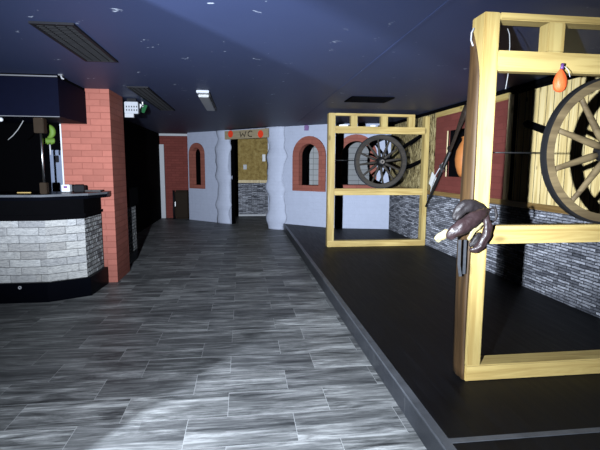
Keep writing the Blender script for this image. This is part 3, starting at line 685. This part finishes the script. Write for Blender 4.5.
# overhead canopy
cn = thing('bar_canopy', 'dark navy boxed canopy hung from the ceiling over the bar', 'canopy', (-3.0, 5.4, CZ))
obj('canopy_box', one(box, -1.6, 1.155, -0.42, 0.40, -0.415, -0.03), 'navybox', cn)
obj('top_trim', one(box, -1.6, 1.155, -0.43, -0.42, -0.026, -0.014), 'ventgrey2', cn)['label'] = 'pale strip along the top edge'
obj('mounting', one(box, -1.6, 1.15, -0.42, 0.40, -0.03, 0), 'blackmatte', cn)
obj('bottom_trim', one(box, -1.6, 1.155, -0.425, -0.42, -0.422, -0.415), 'ventgrey2', cn)
o = thing('ceiling_hook', 'small pale hook on the ceiling at canopy corner', 'hook', ony(61, 76.5, 4.97)); hk = Vector(o.location); o.location = (hk.x, hk.y, CZ)
obj('hook_plate', one(box, -0.02, 0.02, -0.02, 0.02, -0.012, 0), 'ventgrey2', o); obj('hook_tip', one(tube, [(0, 0, -0.012), (0.012, -0.01, -0.04), (0.03, -0.01, -0.045)], 0.008, 8), 'greyp', o)
# chrome pole between counter and canopy
pl = ony(42.5, 160, 5.16); pole = thing('chrome_pole', 'slim chrome pole with dark end blocks rising from the bar counter', 'pole', (pl.x, 5.16, 1.1555))
obj('pole_tube', one(tube, [(0, 0, 0.12), (0, 0, 0.66)], 0.011, 12), 'steel', pole, True)
obj('end_block', one(box, -0.035, 0.035, -0.035, 0.035, 0, 0.12, 0.006), 'brown', pole); obj('end_block', one(box, -0.05, 0.05, -0.045, 0.045, 0.64, 0.798, 0.006), 'brown', pole)
# green ornament
gpt = ony(50, 146, 5.42); gr = thing('green_ornament', 'bright green crescent ornament with fringed base behind the bar', 'ornament', (gpt.x, 5.42, gpt.z))
gz = lambda y: ony(50, y, 5.42).z-gpt.z
bm = bmesh.new(); pts = []; rr = []
for k in range(13):
    a = R(115-205*k/12); pts.append((-0.02+0.055*cos(a), 0, gz(132)+0.062*sin(a)-0.0)); rr.append(0.008+0.028*sin(PI*(k+0.4)/12.8))
tube(bm, pts, rr, 10, 0.8); obj('crescent', bm, 'green', gr, True)
bm = bmesh.new()
for k in range(9):
    x = -0.06+0.013*k; tube(bm, [(x, 0, gz(138.5)), (x+0.003, -0.008, gz(141)), (x, -0.006, gz(144.5-(k % 3)*0.6))], [0.012, 0.013, 0.008], 6)
obj('fringe', bm, 'green', gr, True)
obj('stem', one(tube, [(0, 0, gz(144.5)), (0, 0, gz(155))], 0.008, 8), 'greyp', gr, True)
obj('hanging_string', one(tube, [(-0.02, 0, gz(126)), (-0.02, 0, 1.955-gpt.z)], 0.004, 6), 'greyp', gr)
# fridge behind the bar
fa, fb = ony(49, 150, 6.3), ony(61.5, 186, 6.3); 
fr = thing('bar_fridge', 'blue grey cabinet with black handle behind the bar', 'cabinet', (fa.x, 6.3, 0.001))
obj('cabinet_body', one(box, 0, 0.30, 0.02, 0.5, 0, fa.z, 0.01), 'fridge', fr); dr = obj('cabinet_door', one(box, 0.003, 0.297, 0, 0.02, 0.05, fa.z-0.01, 0.004), 'fridge', fr)
hx_, hz_ = ony(56.5, 159, 6.28).x-fa.x, ony(56.5, 159, 6.28).z; obj('handle', one(box, hx_-0.025, hx_+0.025, -0.02, 0, hz_-0.045, hz_+0.045, 0.006), 'black', dr)['label'] = 'black handle'
# cable
cbp = [ony(24.5, 118.2, 5.5), ony(22, 123, 5.5), ony(18, 129.5, 5.5), ony(13, 135.5, 5.5), ony(8, 139.8, 5.5)]
o = obj('hanging_cable', one(tube, cbp, 0.005, 6), 'cordgrey', None, True); tag(o, 'grey cable drooping below the bar canopy', 'cable')
# things on the counter
def onc(px_, y): p = ony(px_, 190, y); return (p.x, y, 1.1555)
a = onc(67, 5.52); o = thing('white_box', 'small white box on the bar counter beside the brick pillar', 'box', a); obj('box_body', one(box, -0.045, 0.045, -0.04, 0.04, 0, 0.085, 0.005), 'white', o); obj('box_foot', one(box, -0.04, 0.04, -0.035, 0.035, -0.0, 0.02), 'black', o); obj('box_display', one(box, -0.02, 0.02, -0.043, -0.04, 0.045, 0.07), 'purple', o)
a = onc(80, 5.6); o = thing('black_box', 'small black box on the bar counter right of the white box', 'box', a); obj('box_body', one(box, -0.06, 0.06, -0.05, 0.05, 0, 0.075, 0.008), 'black', o); obj('box_cap', one(box, -0.05, 0.02, -0.04, 0.04, 0.075, 0.085, 0.003), 'blackgloss', o)
a = onc(94, 5.6); o = obj('dark_tray', one(box, -0.09, 0.09, -0.05, 0.05, 0, 0.02, 0.006), 'leatherdark', None, loc=a); tag(o, 'low dark tray at the right end of the bar counter', 'tray')
a = onc(24, 5.3); o = obj('wooden_stick', one(box, -0.07, 0.07, -0.008, 0.008, 0, 0.010), 'pineX', None, loc=a); tag(o, 'small tan stick lying on the bar counter', 'stick')
sp = ony(0.8, 118, 5.2); o = obj('spot_lamp', one(blob, (0, 0, 0), 0.022, 0.022, 0.022), 'white', None, True, loc=(sp.x, 5.2, 1.955-0.0205)); tag(o, 'small white globe under the bar canopy at left edge of photo', 'lamp')
# second counter past the pillar
b2 = thing('side_counter', 'dark counter end with rough stone panel just past the brick pillar', 'counter', (-1.925, 7.05, 0))
obj('plinth', one(box, 0.05, 0.26, -0.3, 0.25, 0.0, 0.17), 'blackgloss', b2); obj('stone_panel', one(box, 0.05, 0.26, -0.3, 0.25, 0.17, 0.865), 'barrough', b2)
obj('countertop', one(box, 0.05, 0.30, -0.3, 0.28, 0.865, 1.13), 'blackmatte', b2)
# ceiling box beyond the pillar
YB = 6.50
q0, q1 = ony(124, 101.5, YB), ony(138.2, 113.6, YB); q2 = ony(133.5, 117.3, YB)
em = thing('louvred_box', 'white ceiling hung box with two rows of dark slots beside the brick pillar', 'box', ((q0.x+q1.x)/2, YB, CZ))
w_ = (q1.x-q0.x)/2; obj('box_body', one(box, -w_, w_, 0, 0.08, q1.z-CZ, min(q0.z, CZ-0.03)-CZ, 0.006), 'ledgrey', em)
for r_ in range(2):
    for k in range(5):
        x = -w_*0.75+k*w_*0.37; z = q1.z-CZ+0.035+r_*0.045; obj('slot', one(box, x, x+0.014, -0.004, 0.0, z, z+0.022), 'iron', em)
obj('lower_tray', one(box, -w_, q2.x-(q0.x+q1.x)/2, 0.01, 0.07, q2.z-CZ, q1.z-CZ), 'greyp', em); obj('hanger', one(box, -0.06, 0.06, 0.03, 0.05, -0.04, 0), 'black', em)
s0 = ony(142.8, 108.5, 6.85); es = thing('exit_sign', 'small green and white sign hung edge on beside the white box', 'sign', (s0.x, 6.85, CZ))
obj('sign_plate', one(box, -0.008, 0.008, -0.14, 0.14, s0.z-CZ-0.06, s0.z-CZ+0.06), 'signgreen', es, rot=(0, R(28), R(-20))); obj('sign_corner', one(box, -0.028, 0.028, -0.02, 0.0, -0.035, 0.035), 'white', es, loc=(-0.015, -0.16, s0.z-CZ+0.01), rot=(0, R(30), 0)); obj('bracket', one(box, -0.008, 0.008, -0.008, 0.008, s0.z-CZ+0.02, 0), 'steel', es)

# ------------------------------------------------------------------ light
def lamp(kind, name, loc, energy, col, target=None, **kw):
    l = bpy.data.lights.new(name, kind); l.energy = energy; l.color = col
    for k, v in kw.items(): setattr(l, k, v)
    o = bpy.data.objects.new(name, l); C.objects.link(o); o.location = loc
    if target: o.rotation_euler = (Vector(target)-Vector(loc)).to_track_quat('-Z', 'Y').to_euler()
    return o
LED = (0.80, 0.89, 1.0)
LP = (-0.64, -0.12, 1.45)
lamp('SPOT', 'torch_flood', LP, 520, LED, (0.3, 2.8, 0.3), spot_size=R(130), spot_blend=1.0, shadow_soft_size=0.02)
tb = lamp('SPOT', 'torch_beam', LP, 4300, LED, (0.9, 9.0, 1.75), spot_size=R(100), spot_blend=1.0, shadow_soft_size=0.02)
tb.scale = (1.0, 0.42, 1.0)
lamp('SPOT', 'torch_spill', LP, 900, LED, (0.2, 1.5, 0.0), spot_size=R(95), spot_blend=1.0, shadow_soft_size=0.02)
lamp('SPOT', 'slit_light', (-2.05, 0.30, 1.10), 1450, LED, (-2.05+cos(R(50.6)), 0.30+sin(R(50.6)), 1.10), spot_size=R(59), spot_blend=0.1, shadow_soft_size=0.01)  # unseen spot shining through the slit between the added blockers
bpy.context.scene.cycles.diffuse_bounces = 0; bpy.context.scene.cycles.glossy_bounces = 2
w = bpy.data.worlds.new('world'); bpy.context.scene.world = w; w.use_nodes = True
w.node_tree.nodes['Background'].inputs[0].default_value = (0.35, 0.45, 0.8, 1); w.node_tree.nodes['Background'].inputs[1].default_value = 0.004
vs = bpy.context.scene.view_settings
vs.view_transform = 'Standard'; vs.look = 'None'; vs.gamma = 1; vs.use_curve_mapping = False; vs.exposure = 0.0
